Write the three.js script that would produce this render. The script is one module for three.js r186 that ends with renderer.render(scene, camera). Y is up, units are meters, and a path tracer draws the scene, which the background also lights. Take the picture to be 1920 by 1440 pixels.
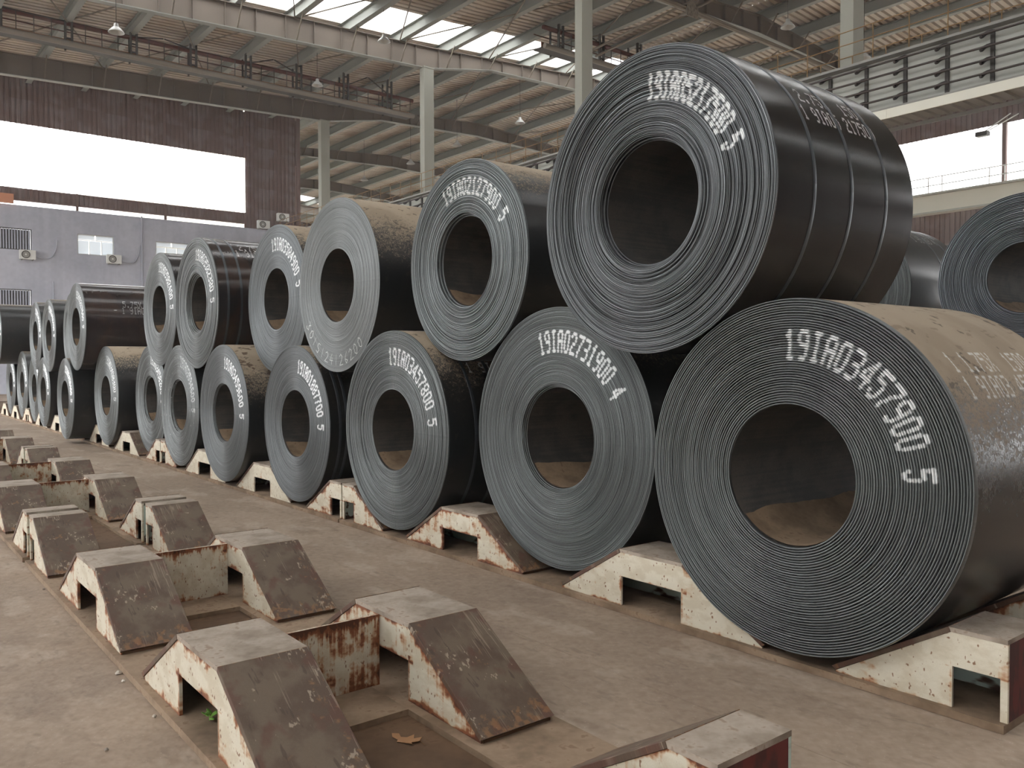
import * as THREE from 'three';
import { mergeGeometries } from 'three/addons/utils/BufferGeometryUtils.js';

// ---------------------------------------------------------------- camera, sky, exposure
const scene = new THREE.Scene();
const camera = new THREE.PerspectiveCamera(2 * Math.atan(720 / 1573) * 180 / Math.PI, 1920 / 1440, 0.05, 600);
camera.position.set(0, 1.657, 0);
camera.rotation.order = 'YXZ';
camera.rotation.set(-0.0245, 0.8988, -0.0028);
scene.background = new THREE.Color(1, 1, 1);               // even white overcast sky
scene.backgroundIntensity = 1;
scene.fog = new THREE.FogExp2(0xffffff, 0.0011);                  // dusty air of the shed
const renderer = new THREE.WebGLRenderer({ antialias: true });
renderer.toneMapping = THREE.LinearToneMapping;
renderer.toneMappingExposure = 6.8;
renderer.shadowMap.enabled = true;

// ---------------------------------------------------------------- helpers
let seedState = 1;
const seed = (s) => { seedState = (s * 2654435761) >>> 0 || 1; };
const rnd = () => { seedState ^= seedState << 13; seedState >>>= 0; seedState ^= seedState >>> 17; seedState ^= seedState << 5; seedState >>>= 0; return seedState / 4294967296; };
const rr = (a, b) => a + (b - a) * rnd();
const clamp = (x, a = 0, b = 1) => Math.min(b, Math.max(a, x));
const sst = (a, b, x) => { const t = clamp((x - a) / (b - a)); return t * t * (3 - 2 * t); };
const mix = (a, b, t) => a + (b - a) * t;
const mix3 = (a, b, t) => [mix(a[0], b[0], t), mix(a[1], b[1], t), mix(a[2], b[2], t)];
const TBL = new Float32Array(65536);
{ seed(77); for (let i = 0; i < 65536; i++) TBL[i] = rnd(); }
function vn(x, y, px, py) {                                       // value noise that tiles every px, py cells
  const xi = Math.floor(x), yi = Math.floor(y), fx = x - xi, fy = y - yi;
  const sx = fx * fx * (3 - 2 * fx), sy = fy * fy * (3 - 2 * fy);
  const x0 = ((xi % px) + px) % px, x1 = (x0 + 1) % px, y0 = ((yi % py) + py) % py, y1 = (y0 + 1) % py;
  const h = (a, b) => TBL[(a * 73 + b * 1579 + a * b * 7) & 65535];
  const a = h(x0, y0), b = h(x1, y0), c = h(x0, y1), d = h(x1, y1);
  return a + (b - a) * sx + (c - a) * sy + (a - b - c + d) * sx * sy;
}
function fbm(u, v, fx, fy, oct) {                                 // u, v in 0..1, tiles
  let s = 0, a = 0.5, n = 0;
  for (let o = 0; o < oct; o++) { s += a * vn(u * fx + 0.37 * o, v * fy + 0.71 * o, fx, fy); n += a; a *= 0.55; fx *= 2; fy *= 2; }
  return s / n;
}
const FG = new Float32Array(1024 * 1024);                          // 16 x 16 cells of layered noise, looked up where speed counts
for (let y = 0; y < 1024; y++) for (let x = 0; x < 1024; x++) FG[y * 1024 + x] = fbm(x / 1024, y / 1024, 16, 16, 4);
const ff = (u, v, fx, fy) => FG[(((v * fy * 64) | 0) & 1023) * 1024 + (((u * fx * 64) | 0) & 1023)];
function tex(w, h, fn, srgb = true) {
  const d = new Uint8Array(w * h * 4);
  for (let y = 0; y < h; y++) for (let x = 0; x < w; x++) {
    const c = fn((x + 0.5) / w, (y + 0.5) / h), i = (y * w + x) * 4;
    d[i] = clamp(c[0], 0, 255); d[i + 1] = clamp(c[1], 0, 255); d[i + 2] = clamp(c[2], 0, 255); d[i + 3] = 255;
  }
  return dataTex(d, w, h, srgb);
}
function dataTex(d, w, h, srgb = true) {
  const t = new THREE.DataTexture(d, w, h, THREE.RGBAFormat);
  t.wrapS = t.wrapT = THREE.RepeatWrapping; t.magFilter = THREE.LinearFilter; t.minFilter = THREE.LinearMipmapLinearFilter; t.generateMipmaps = true;
  if (srgb) t.colorSpace = THREE.SRGBColorSpace;
  t.needsUpdate = true;
  return t;
}
const std = (color, roughness = 0.8, metalness = 0, extra = {}) => new THREE.MeshStandardMaterial({ color, roughness, metalness, ...extra });

const used = new Map();
function numbered(name) { const n = used.get(name) ?? 0; used.set(name, n + 1); return n ? `${name}_${String(n).padStart(3, '0')}` : name; }
function mesh(name, geo, mat, parent, pos) {
  const m = new THREE.Mesh(geo, mat);
  m.name = parent && parent !== scene ? name : numbered(name);
  m.castShadow = m.receiveShadow = true;
  if (pos) m.position.set(...pos);
  (parent || scene).add(m);
  return m;
}
function thing(name, label, category, pos = [0, 0, 0], group) {
  const o = new THREE.Group(); o.name = numbered(name); scene.add(o); o.position.set(...pos);
  o.userData = { label, category }; if (group) o.userData.group = group;
  return o;
}
function struct(name, label, pos = [0, 0, 0]) {
  const o = new THREE.Group(); o.name = numbered(name); scene.add(o); o.position.set(...pos);
  o.userData = { label, kind: 'structure' };
  return o;
}
function part(name, parent) { const g = new THREE.Group(); g.name = name; parent.add(g); return g; }
const boxCache = new Map();
function box(w, h, d) { const k = `${w.toFixed(4)},${h.toFixed(4)},${d.toFixed(4)}`; if (!boxCache.has(k)) boxCache.set(k, new THREE.BoxGeometry(w, h, d)); return boxCache.get(k); }
function bx(x0, x1, y0, y1, z0, z1) { const g = new THREE.BoxGeometry(Math.abs(x1 - x0), Math.abs(y1 - y0), Math.abs(z1 - z0)); g.translate((x0 + x1) / 2, (y0 + y1) / 2, (z0 + z1) / 2); return g; }
function bar(a, b, w, h = w) {                                     // square bar between two points
  const A = new THREE.Vector3(...a), B = new THREE.Vector3(...b), L = A.distanceTo(B);
  const g = new THREE.BoxGeometry(w, h, L);
  const m = new THREE.Matrix4().lookAt(B, A, Math.abs(B.y - A.y) > 0.98 * L ? new THREE.Vector3(0, 0, 1) : new THREE.Vector3(0, 1, 0));
  m.setPosition(A.add(B).multiplyScalar(0.5)); g.applyMatrix4(m); return g;
}
function rod(a, b, r, seg = 8) {
  const A = new THREE.Vector3(...a), B = new THREE.Vector3(...b), L = A.distanceTo(B);
  const g = new THREE.CylinderGeometry(r, r, L, seg);
  const q = new THREE.Quaternion().setFromUnitVectors(new THREE.Vector3(0, 1, 0), B.clone().sub(A).normalize());
  g.applyQuaternion(q); const c = A.add(B).multiplyScalar(0.5); g.translate(c.x, c.y, c.z); return g;
}
function metric(g, k = 1, ox = 0) {                                  // uv in metres from the face that each vertex lies on
  const p = g.attributes.position, n = g.attributes.normal, uv = g.attributes.uv;
  for (let i = 0; i < p.count; i++) { const x = Math.abs(n.getX(i)), y = Math.abs(n.getY(i)); uv.setXY(i, ((x > 0.7 ? p.getZ(i) : p.getX(i)) + ox) * k, (y > 0.7 ? p.getZ(i) : p.getY(i)) * k + ox * 0.37); }
  return g;
}
const merge = (list) => mergeGeometries(list.map((g) => (g.index ? g.toNonIndexed() : g)).map((g) => { for (const k of Object.keys(g.attributes)) if (!['position', 'normal', 'uv'].includes(k)) g.deleteAttribute(k); return g; }));
// corrugated sheet: ribs run along local y, width along x, both skins
function corrugated(w, h, pitch, depth, thick = 0.012, wave = [[0, 0], [0.26, 0], [0.34, 1], [0.86, 1], [0.94, 0]]) {
  const pos = [], idx = [], uv = [], n = Math.round(w / pitch), pts = [];
  for (let i = 0; i < n; i++) for (const [f, z] of wave) pts.push([-w / 2 + (i + f) * w / n, z * depth]);
  pts.push([w / 2, 0]);
  for (const off of [0, thick]) {
    const b = pos.length / 3;
    for (const [x, z] of pts) { pos.push(x, -h / 2, z + off, x, h / 2, z + off); uv.push(x, 0, x, h); }
    for (let i = 0; i < pts.length - 1; i++) { const a = b + i * 2; off ? idx.push(a, a + 2, a + 1, a + 1, a + 2, a + 3) : idx.push(a, a + 1, a + 2, a + 1, a + 3, a + 2); }
  }
  let g = new THREE.BufferGeometry();
  g.setAttribute('position', new THREE.Float32BufferAttribute(pos, 3)); g.setAttribute('uv', new THREE.Float32BufferAttribute(uv, 2)); g.setIndex(idx);
  g = g.toNonIndexed(); g.computeVertexNormals(); return g;
}

// ---------------------------------------------------------------- textures and materials
const floorTex = tex(2048, 2048, (u, v) => {
  const big = fbm(u, v, 4, 4, 4), mid = fbm(u + 0.3, v, 14, 22, 5), fine = ff(u, v + 0.2, 208, 208), st = fbm(u, v, 7, 40, 4);
  let c = mix3([138, 120, 103], [158, 140, 122], sst(0.3, 0.7, big * 0.6 + mid * 0.4));
  const dark = sst(0.52, 0.72, mid * 0.65 + st * 0.35), pale = sst(0.6, 0.72, ff(u + 0.5, v + 0.1, 16, 32));
  c = mix3(c, [118, 101, 86], dark * 0.5); c = mix3(c, [176, 161, 145], pale * 0.4);
  const scuff = sst(0.68, 0.78, ff(u, v, 48, 128));
  c = mix3(c, [104, 92, 80], scuff * 0.25);
  const g = (fine - 0.5) * 26; const speck = TBL[((u * 2048 | 0) * 131 + (v * 2048 | 0) * 7919) & 65535] > 0.9985 ? 45 : 0;
  return [c[0] + g + speck, c[1] + g + speck, c[2] + g + speck];
});
floorTex.repeat.set(1 / 7, 1 / 7);
const floorBump = tex(512, 512, (u, v) => { const n = 255 * (0.6 * fbm(u, v, 24, 24, 4) + 0.4 * fbm(u, v, 128, 128, 2)); return [n, n, n]; }, false);
floorBump.repeat.set(1 / 2.3, 1 / 2.3);
const M = {};
M.floor = std(0xffffff, 0.82, 0, { map: floorTex, bumpMap: floorBump, bumpScale: 0.004 });
M.apron = std(0x8d8a84, 0.95);

// saddle plates
const CREAM = [208, 201, 182], RUST = [128, 74, 44], DRUST = [76, 42, 28], TAN = [172, 128, 92];
const TW = 0.272, FW = 0.863, HB = 0.066, HT = 0.416, DEP = 0.397, PITCH = 2.14;
function paintRust(u, v, edge, amount, sd, bias = 0) {             // rust eats in from the edges (edge: metres) in ragged patches
  const n = fbm(u + sd, v + sd * 0.7, 9, 5, 5), n2 = fbm(u + 0.5 + sd, v, 30, 16, 4), drip = fbm(u + sd * 1.3, v * 0.15, 60, 2, 3);
  const k = amount * Math.exp(-edge / 0.022) + bias + (n - 0.5) * 0.95 + (n2 - 0.5) * 0.45 + (drip - 0.5) * 0.45;
  let c = mix3(CREAM, [196, 186, 164], sst(0.4, 0.7, fbm(u, v + sd, 20, 8, 4)));
  c = mix3(c, TAN, sst(0.1, 0.32, k) * 0.7); c = mix3(c, RUST, sst(0.26, 0.42, k) * 0.92); c = mix3(c, DRUST, sst(0.5, 0.72, k + (n2 - 0.5) * 0.6) * 0.8);
  const pit = fbm(u * 2 + sd, v + 0.3, 64, 20, 2); if (pit > 0.78) c = mix3(c, [112, 76, 52], sst(0.78, 0.86, pit) * 0.8);
  const f = (TBL[((u * 1024 | 0) * 57 + (v * 512 | 0) * 991) & 65535] - 0.5) * 10;
  return [c[0] + f, c[1] + f, c[2] + f];
}
const dripAmt = (am) => (am > 0.45 ? 0.34 : 0.1);
const faceTex = [[0.5, 0.1, -0.06], [0.42, 0.43, -0.12], [0.7, 0.71, 0.02], [0.55, 0.29, -0.04], [0.36, 0.52, -0.2], [0.42, 0.87, -0.15]].map(([am, sd, bi]) => tex(1024, 256, (u, v) => {
  const x = Math.abs(u * 1.8 - 0.9), y = v * 0.45;
  const top = x < TW ? HT - y : ((HT - (x - TW) * (HT - HB) / (FW - TW)) - y) * 0.86;
  const open = x < 0.3 && y < 0.26 ? Math.min(Math.abs(x - 0.262), Math.abs(y - 0.232)) * 2 : 1;
  const dl = 0.02 + 0.16 * Math.max(0, fbm(u + sd, 0.3, 48, 2, 3) * 1.5 - 0.45);
  return paintRust(u, v, Math.max(0, Math.min(top, (y - 0.04) * 1.4, open * 1.3)), am, sd, bi + dripAmt(am) * sst(0, 1, 1 - top / dl));
}));
M.face = faceTex.map((t) => std(0xffffff, 0.7, 0, { map: t }));
const webTex = [[0.35, 0.2, 0.12], [0.35, 0.66, 0.2], [0.3, 0.9, 0.0]].map(([am, sd, b]) => tex(512, 256, (u, v) => paintRust(u * 0.6, v * 0.8, Math.min(1 - v, v, u, 1 - u) * 0.3, am, sd, b + 0.4 * sst(0, 1, 1 - (1 - v) / (0.06 + 0.8 * Math.max(0, fbm(u + sd, 0.2, 24, 2, 3) * 1.5 - 0.5))) - 0.08)));
M.web = webTex.map((t) => std(0xffffff, 0.75, 0, { map: t }));
const slopeTex = [0.13, 0.37, 0.58, 0.81].map((sd) => tex(512, 512, (u, v) => {
  const n = fbm(u + sd, v, 5, 5, 5), n2 = fbm(u, v + sd, 22, 22, 4), scr = fbm(u + sd, v, 90, 8, 3);
  let c = mix3([106, 91, 75], [88, 71, 57], sst(0.35, 0.65, n));
  c = mix3(c, [92, 58, 46], sst(0.56, 0.72, fbm(u + 0.2, v + sd, 6, 5, 4)) * 0.6);
  c = mix3(c, [150, 106, 66], sst(0.62, 0.76, n2 * 0.55 + n * 0.35 + 0.03 + Math.max(0, 0.3 - v) * 0.62) * 0.62);
  c = mix3(c, [186, 172, 154], sst(0.655, 0.71, fbm(u + sd, v + sd, 48, 30, 3) * 0.5 + fbm(u + sd, v + 0.4, 5, 6, 3) * 0.5 - 0.03) * 0.65);
  c = mix3(c, [164, 150, 134], sst(0.70, 0.76, fbm(u, v + sd * 3, 110, 5, 2) * 0.6 + fbm(u + sd * 2, v, 4, 4, 2) * 0.4) * 0.5);
  c = mix3(c, [60, 48, 40], sst(0.72, 0.8, fbm(u + 0.6, v + sd, 30, 7, 3)) * 0.5);
  const f = (TBL[((u * 512 | 0) * 57 + (v * 512 | 0) * 991) & 65535] - 0.5) * 9;
  return [c[0] + f, c[1] + f, c[2] + f];
}));
M.slope = slopeTex.map((t) => std(0xffffff, 0.62, 0, { map: t }));
const dustTex = tex(1024, 1024, (u, v) => {
  const n = fbm(u, v, 6, 6, 6), n2 = fbm(u, v + 0.4, 40, 40, 3);
  let c = mix3([132, 119, 105], [164, 151, 137], sst(0.3, 0.7, n)); c = mix3(c, [112, 92, 76], sst(0.62, 0.76, n2 * 0.6 + n * 0.4) * 0.6);
  const f = (n2 - 0.5) * 26; return [c[0] + f, c[1] + f, c[2] + f];
});
M.top = std(0xffffff, 0.85, 0, { map: dustTex });
M.base = std(0xe8d8c6, 0.9, 0, { map: dustTex });
M.pan = std(0xa58c74, 0.9, 0, { map: dustTex });
const greenTex = tex(256, 256, (u, v) => { const k = fbm(u, v, 8, 6, 4) + Math.max(0, 0.22 - v) * 1.4; return mix3([176, 190, 178], [70, 44, 30], sst(0.66, 0.78, k)); });
M.green = std(0xffffff, 0.75, 0, { map: greenTex });
const redTex = tex(256, 256, (u, v) => mix3([96, 30, 24], [66, 24, 20], sst(0.4, 0.7, fbm(u, v, 8, 4, 4))));
M.red = std(0xffffff, 0.7, 0, { map: redTex });

// building
const cladTex = tex(1024, 512, (u, v) => { const n = fbm(u, v, 160, 3, 3), m = fbm(u, v, 6, 4, 4); return mix3(mix3([136, 124, 122], [114, 100, 99], n), [108, 84, 77], sst(0.5, 0.7, m) * 0.6); });
cladTex.repeat.set(1 / 12, 1 / 6);
M.clad = std(0xffffff, 0.85, 0, { map: cladTex });
const plasterTex = tex(1024, 512, (u, v) => { const n = fbm(u, v, 8, 5, 5), d = fbm(u, v * 0.3, 60, 2, 3), f = (fbm(u, v, 120, 60, 2) - 0.5) * 10; const c = mix3([186, 188, 199], [170, 173, 185], sst(0.3, 0.7, n * 0.7 + d * 0.3)); return [c[0] + f, c[1] + f, c[2] + f]; });
plasterTex.repeat.set(1 / 18, 1 / 9);
M.plaster = std(0xffffff, 0.9, 0, { map: plasterTex });
const sheetTex = tex(1024, 512, (u, v) => { const n = fbm(u, v, 80, 4, 4), m = fbm(u, v, 5, 6, 4); return mix3(mix3([208, 201, 190], [188, 178, 164], n), [152, 132, 110], sst(0.55, 0.75, m) * 0.5); });
sheetTex.repeat.set(1 / 14, 1 / 20);
M.sheet = std(0xffffff, 0.7, 0.1, { map: sheetTex });
const beamTex = tex(512, 256, (u, v) => { const n = fbm(u, v, 14, 8, 5); return mix3([128, 120, 108], [98, 86, 73], sst(0.45, 0.7, n)); });
M.beam = std(0xffffff, 0.75, 0, { map: beamTex });
M.purlin = std(0x90938d, 0.7);
M.girder = std(0x6f655b, 0.8);
M.column = std(0x97978c, 0.8);
M.rustSteel = std(0x54413a, 0.85);
M.redPipe = std(0x5c342c, 0.8);
M.darkSteel = std(0x403c38, 0.7);
M.toe = std(0x8a5c3c, 0.85);
M.pipe = std(0x7c746a, 0.6);
M.yellow = std(0x86683f, 0.7);
M.craneWeb = std(0xb4b6ae, 0.75);
M.fascia = std(0xe4e2d4, 0.7);
M.soffit = std(0x94928c, 0.8);
M.white = std(0xd9dad6, 0.6);
M.conductor = std(0x3a302c, 0.6);
M.skylight = new THREE.MeshPhysicalMaterial({ color: 0xffffff, roughness: 0.0, transmission: 1, thickness: 0 });
M.frosted = new THREE.MeshPhysicalMaterial({ color: 0xdfe4e8, roughness: 1, transmission: 0.5, thickness: 0 });
M.black = std(0x151515, 0.6);
M.lamp = std(0xb9bab6, 0.45, 0.3);

// ---------------------------------------------------------------- floor
{
  const f = struct('floor', 'dusty brown grey concrete floor in large slabs');
  const xs = [-100, -86, -74, -62, -50, -38.2, -26.4, -17.2, -8.3, 0.6, 15], zs = [15, 6, -0.1, -3.2, -6.7, -14, -24, -36, -50];
  for (let i = 0; i < xs.length - 1; i++) for (let j = 0; j < zs.length - 1; j++) {
    const x0 = xs[i] + 0.0015, x1 = xs[i + 1] - 0.0015, z0 = zs[j] - 0.002, z1 = zs[j + 1] + 0.002;
    const g = bx(x0, x1, -0.25, 0, z1, z0), p = g.attributes.position, uv = g.attributes.uv;
    for (let k = 0; k < p.count; k++) uv.setXY(k, p.getX(k) + 3.1, p.getZ(k) + 1.7);
    mesh('slab', g, M.floor, f);
  }
  const a = mesh('ground', bx(-190, 120, -0.5, -0.26, -140, 110), M.apron); a.userData = { label: 'bare grey yard around the shed', kind: 'structure' };
}

// ---------------------------------------------------------------- building shell
const ZC = -24.4, ZO = -48.8, ZN = 15, XE = -55, XR = 15, XF = -98, RIDGE = -36.6;
const yTop = (z) => (z >= ZC ? 18.38 - 0.042 * (z - ZC) : z >= RIDGE ? 18.38 + 0.07 * (ZC - z) : 18.38 + 0.07 * (z - ZO));
const yBot = (z) => { if (z >= ZC) return yTop(z) - 1.1; const d = Math.min(ZC - z, z - ZO); return d < 4.2 ? mix(17.3, 18.06, d / 4.2) : mix(18.06, 18.32, (d - 4.2) / 8); };
function extrudeX(poly, x0, x1) {                                   // polygon of [z, y] pushed along x
  const s = new THREE.Shape(poly.map(([z, y]) => new THREE.Vector2(-z, y)));
  const g = new THREE.ExtrudeGeometry(s, { depth: x1 - x0, bevelEnabled: false });
  g.rotateY(Math.PI / 2); g.translate(x0, 0, 0); return g;          // shape x (= -z) runs to -z
}
// roof girders on the column lines
const girderX = [-98 + 11.6, -74.4, -62.3, -50.1, -37.9, -25.85, -13.8, -1.7, 10.4];
girderX.forEach((gx, gi) => {
  const o = struct('roof_girder', ['', '', '', 'deep brown roof girder passing above the end wall', 'deep brown roof girder beside the glazed roof strip', 'brown roof girder with bolted diagonal braces', '', '', ''][gi] || 'brown roof girder across the shed');
  const low = gx < XE ? ZC : ZN;
  const zs = []; for (let z = low; z > ZO; z -= 1.22) zs.push(z); zs.push(ZO);
  mesh('web', extrudeX([...zs.map((z) => [z, yTop(z)]), ...zs.slice().reverse().map((z) => [z, yBot(z)])], gx - 0.01, gx + 0.01), M.girder, o);
  const key = [low, ...(low > ZC ? [ZC] : []), ZC - 4.2, RIDGE, ZO + 4.2, ZO], seg = (f, n, w) => { const L = []; for (let i = 0; i < key.length - 1; i++) { const a = key[i], b = key[i + 1]; L.push(bar([gx, f(a === ZC && f === yBot ? ZC : a), a], [gx, f(b), b], w, 0.03)); } return merge(L); };
  mesh('top_flange', seg(yTop, 0, 0.36), M.girder, o); mesh('bottom_flange', seg(yBot, 0, 0.36), M.purlin, o);  // bottom flange in a paler colour, standing in for light it catches
  if (gx > -75 && gx < -20) for (let z = 5; z > ZO + 1; z -= 1.435) { if (z > low) continue; mesh('stiffener', bx(gx - 0.15, gx + 0.15, yBot(z), yTop(z), z - 0.008, z + 0.008), M.girder, o); }
});
// ceiling: purlins, corrugated sheets, glazed strips
{
  const c = struct('ceiling', 'corrugated metal roof on grey purlins with glazed strips, some added overhead for light');
  const sec = new THREE.Shape(); const b = 0.15, h = 0.56, t = 0.02, w = 0.012;
  [[-b, 0], [b, 0], [b, t], [w, t], [w, h - t], [b, h - t], [b, h], [-b, h], [-b, h - t], [-w, h - t], [-w, t], [-b, t]].forEach(([x, y], i) => (i ? sec.lineTo(x, y) : sec.moveTo(x, y)));
  const near = new THREE.ExtrudeGeometry(sec, { depth: XR - XE, bevelEnabled: false }); near.rotateY(Math.PI / 2);
  const far = new THREE.ExtrudeGeometry(sec, { depth: XR - XF, bevelEnabled: false }); far.rotateY(Math.PI / 2);
  for (let j = 13; j >= -9; j--) {
    const z = -22.85 + 2.87 * j - (j < 0 ? 0.12 : 0); if (z < ZO + 0.3 || z > ZN - 0.3) continue;
    const isFar = z < ZC;
    mesh('roof_beam', isFar ? far : near, M.purlin, c, [isFar ? XF : XE, yTop(z) + 0.015, z]);
  }
  const farStrips = [[-87, -84.5], [-38.7, -35.6], [-14.6, -12.1], [9.4, 11.9]], strips = [[-38.7, -35.6], [-26.7, -24.2], [-14.6, -12.1], [-2.6, -0.1], [9.4, 11.9]];  // out-of-view strips overhead are added to bring in light from above
  const slope = (z0, z1, x0, x1, glass) => {
    const y0 = yTop(z0 - 1e-6) + 0.6, y1 = yTop(z1 + 1e-6) + 0.6, L = Math.hypot(z0 - z1, y0 - y1), g = glass ? new THREE.BoxGeometry(x1 - x0, L, 0.01) : corrugated(x1 - x0, L, 0.38, 0.17, 0.012, [[0, 0], [0.6, 0], [0.66, 1], [0.93, 1]]);
    g.rotateX(-Math.PI / 2); g.rotateX(Math.atan2(y1 - y0, z0 - z1));
    mesh(glass ? 'glazing' : 'roof_sheet', g, glass ? M.skylight : M.sheet, c, [(x0 + x1) / 2, (y0 + y1) / 2 + (glass ? 0.03 : 0), (z0 + z1) / 2]);
  };
  const run = (z0, z1, xa, xb, st) => {
    let x = xa; for (const [s0, s1] of st) { slope(z0, z1, x, s0); x = s1; } slope(z0, z1, x, xb);
    for (const [s0, s1] of st) { const n = Math.round((z0 - z1) / 2.87); for (let i = 0; i < n; i++) slope(mix(z0, z1, i / n) - 0.02, mix(z0, z1, (i + 1) / n) + 0.02, s0, s1, true); }
  };
  run(ZN, ZC, XE, XR, strips); run(ZC, RIDGE, XF, XR, farStrips); run(RIDGE, ZO, XF, XR, farStrips);
}
// columns
for (const [cx, lab] of [[-62.2, 'grey column standing beyond the end wall'], [-50.05, 'grey column beside the edge of the brown cladding'], [-37.85, 'grey column under the girder beside the glazed roof strip'], [-25.8, 'grey column rising behind the largest upper coil'], [-13.85, 'grey column behind the yellow handrail'], [-1.7, 'grey column on the shed column line'], [10.4, 'grey column on the shed column line']]) {
  const o = struct('column', lab, [cx, 0, ZC]);
  mesh('shaft', bx(-0.215, 0.215, 0, 17.3, -0.3, 0.3), M.column, o);
  mesh('cap', bx(-0.24, 0.24, 17.24, 17.3, -0.34, 0.34), M.column, o);
  mesh('base', bx(-0.45, 0.45, 0, 0.25, -0.55, 0.55), M.column, o);
  mesh('bracket', bx(-0.2, 0.2, 8.2, 8.9, 0.3, 1.2), M.column, o);
}
// end wall: painted masonry below, brown cladding with a long opening above
{
  const o = struct('wall_left', 'end wall with blue grey plaster below and brown cladding around a long opening');
  const wallTop = 10.75;
  const holes = [[-6.2, -8.55, 8.21, 9.43], [-6.2, -8.5, 4.85, 5.96], [-10.92, -12.93, 8.21, 9.41], [-15.35, -17.33, 8.21, 9.36]];
  const s = new THREE.Shape(); s.moveTo(-ZN, 0); s.lineTo(24.7, 0); s.lineTo(24.7, wallTop); s.lineTo(-ZN, wallTop); s.closePath();
  for (const [za, zb, ya, yb] of holes) { const p = new THREE.Path(); p.moveTo(-za, ya); p.lineTo(-zb, ya); p.lineTo(-zb, yb); p.lineTo(-za, yb); p.closePath(); s.holes.push(p); }
  const g = new THREE.ExtrudeGeometry(s, { depth: 0.3, bevelEnabled: false }); g.rotateY(Math.PI / 2); g.translate(XE - 0.3, 0, 0);
  mesh('masonry', g, M.plaster, o);
  const clad = (z0, z1, y0, y1) => { const c = corrugated(Math.abs(z1 - z0), y1 - y0, 0.28, 0.05); c.rotateY(Math.PI / 2); mesh('cladding', c, M.clad, o, [XE - 0.05, (y0 + y1) / 2, (z0 + z1) / 2]); };
  const zb = [ZN, 4.3, -0.8, -5.85, -10.93, -15.94, -21.07, -24.7];
  for (let i = 0; i < zb.length - 1; i++) {
    const a = zb[i] - 0.05, b = zb[i + 1] + 0.05;
    if (i === 6) { for (let y = 10.75; y < 18.9; y += 1.36) clad(a, b, y, Math.min(y + 1.38, 18.9)); } else { clad(a, b, 11.05, 11.73); clad(a, b, 15.37, 16.78); clad(a, b, 16.75, 18.9); }
    mesh('post', bx(XE - 0.02, XE + 0.1, 15.37, 18.4, zb[i + 1] - 0.07, zb[i + 1] + 0.07), M.clad, o);
    mesh('post', bx(XE - 0.02, XE + 0.1, 10.75, 11.73, zb[i + 1] - 0.07, zb[i + 1] + 0.07), M.clad, o);
  }
  mesh('sill', bx(XE - 0.12, XE + 0.06, 11.0, 11.08, ZN, -21), M.clad, o);
  mesh('edge_column', bx(XE - 0.3, XE + 0.15, 0, 18.9, -24.95, -24.7), M.clad, o);
  mesh('downpipe', rod([XE + 0.06, 3, -14.52], [XE + 0.06, 10.8, -14.52], 0.05), M.plaster, o);
  mesh('downpipe', rod([XE + 0.05, 2, -9.6], [XE + 0.05, 6.5, -9.6], 0.03), M.plaster, o);
  // windows in the masonry
  const lab = ['white metal window with slats above an air conditioner', 'white metal slatted window low on the wall', 'white framed window between two air conditioners', 'white framed window behind the upper coils'];
  holes.forEach(([za, zb2, ya, yb], i) => {
    const wn = struct(`window_${i + 1}`, lab[i], [XE - 0.12, 0, 0]);
    const L = []; const t = 0.05;
    L.push(bx(-0.03, 0.03, ya, ya + t, zb2, za), bx(-0.03, 0.03, yb - t, yb, zb2, za), bx(-0.03, 0.03, ya, yb, zb2, zb2 + t), bx(-0.03, 0.03, ya, yb, za - t, za));
    mesh('frame', merge(L), i < 2 ? M.darkSteel : M.white, wn);
    if (i < 2) {
      for (let z = zb2 + 0.1; z < za - 0.05; z += 0.14) mesh('slat', bx(-0.02, 0.02, ya + t, yb - t, z, z + 0.07), M.plaster, wn);
      mesh('pane', bx(-0.09, -0.08, ya + t, yb - t, zb2 + t, za - t), M.darkSteel, wn);
    } else {
      const ym = yb - 0.36; mesh('transom', bx(-0.03, 0.03, ym, ym + 0.05, zb2, za), M.white, wn);
      for (let k = 0; k < 2; k++) mesh('pane', bx(-0.01, 0.0, ym + 0.06, yb - t, mix(zb2, za, k / 2) + t, mix(zb2, za, (k + 1) / 2) - 0.02), M.frosted, wn);
      for (let k = 0; k < 3; k++) mesh('pane', bx(-0.01, 0.0, ya + t, ym - 0.01, mix(zb2, za, k / 3) + t, mix(zb2, za, (k + 1) / 3) - 0.02), M.frosted, wn);
      mesh('mullion', bx(-0.03, 0.03, ya, ym, mix(zb2, za, 1 / 3) - 0.01, mix(zb2, za, 1 / 3) + 0.02), M.white, wn);
      mesh('mullion', bx(-0.03, 0.03, ya, ym, mix(zb2, za, 2 / 3) - 0.01, mix(zb2, za, 2 / 3) + 0.02), M.white, wn);
    }
  });
}
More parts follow.
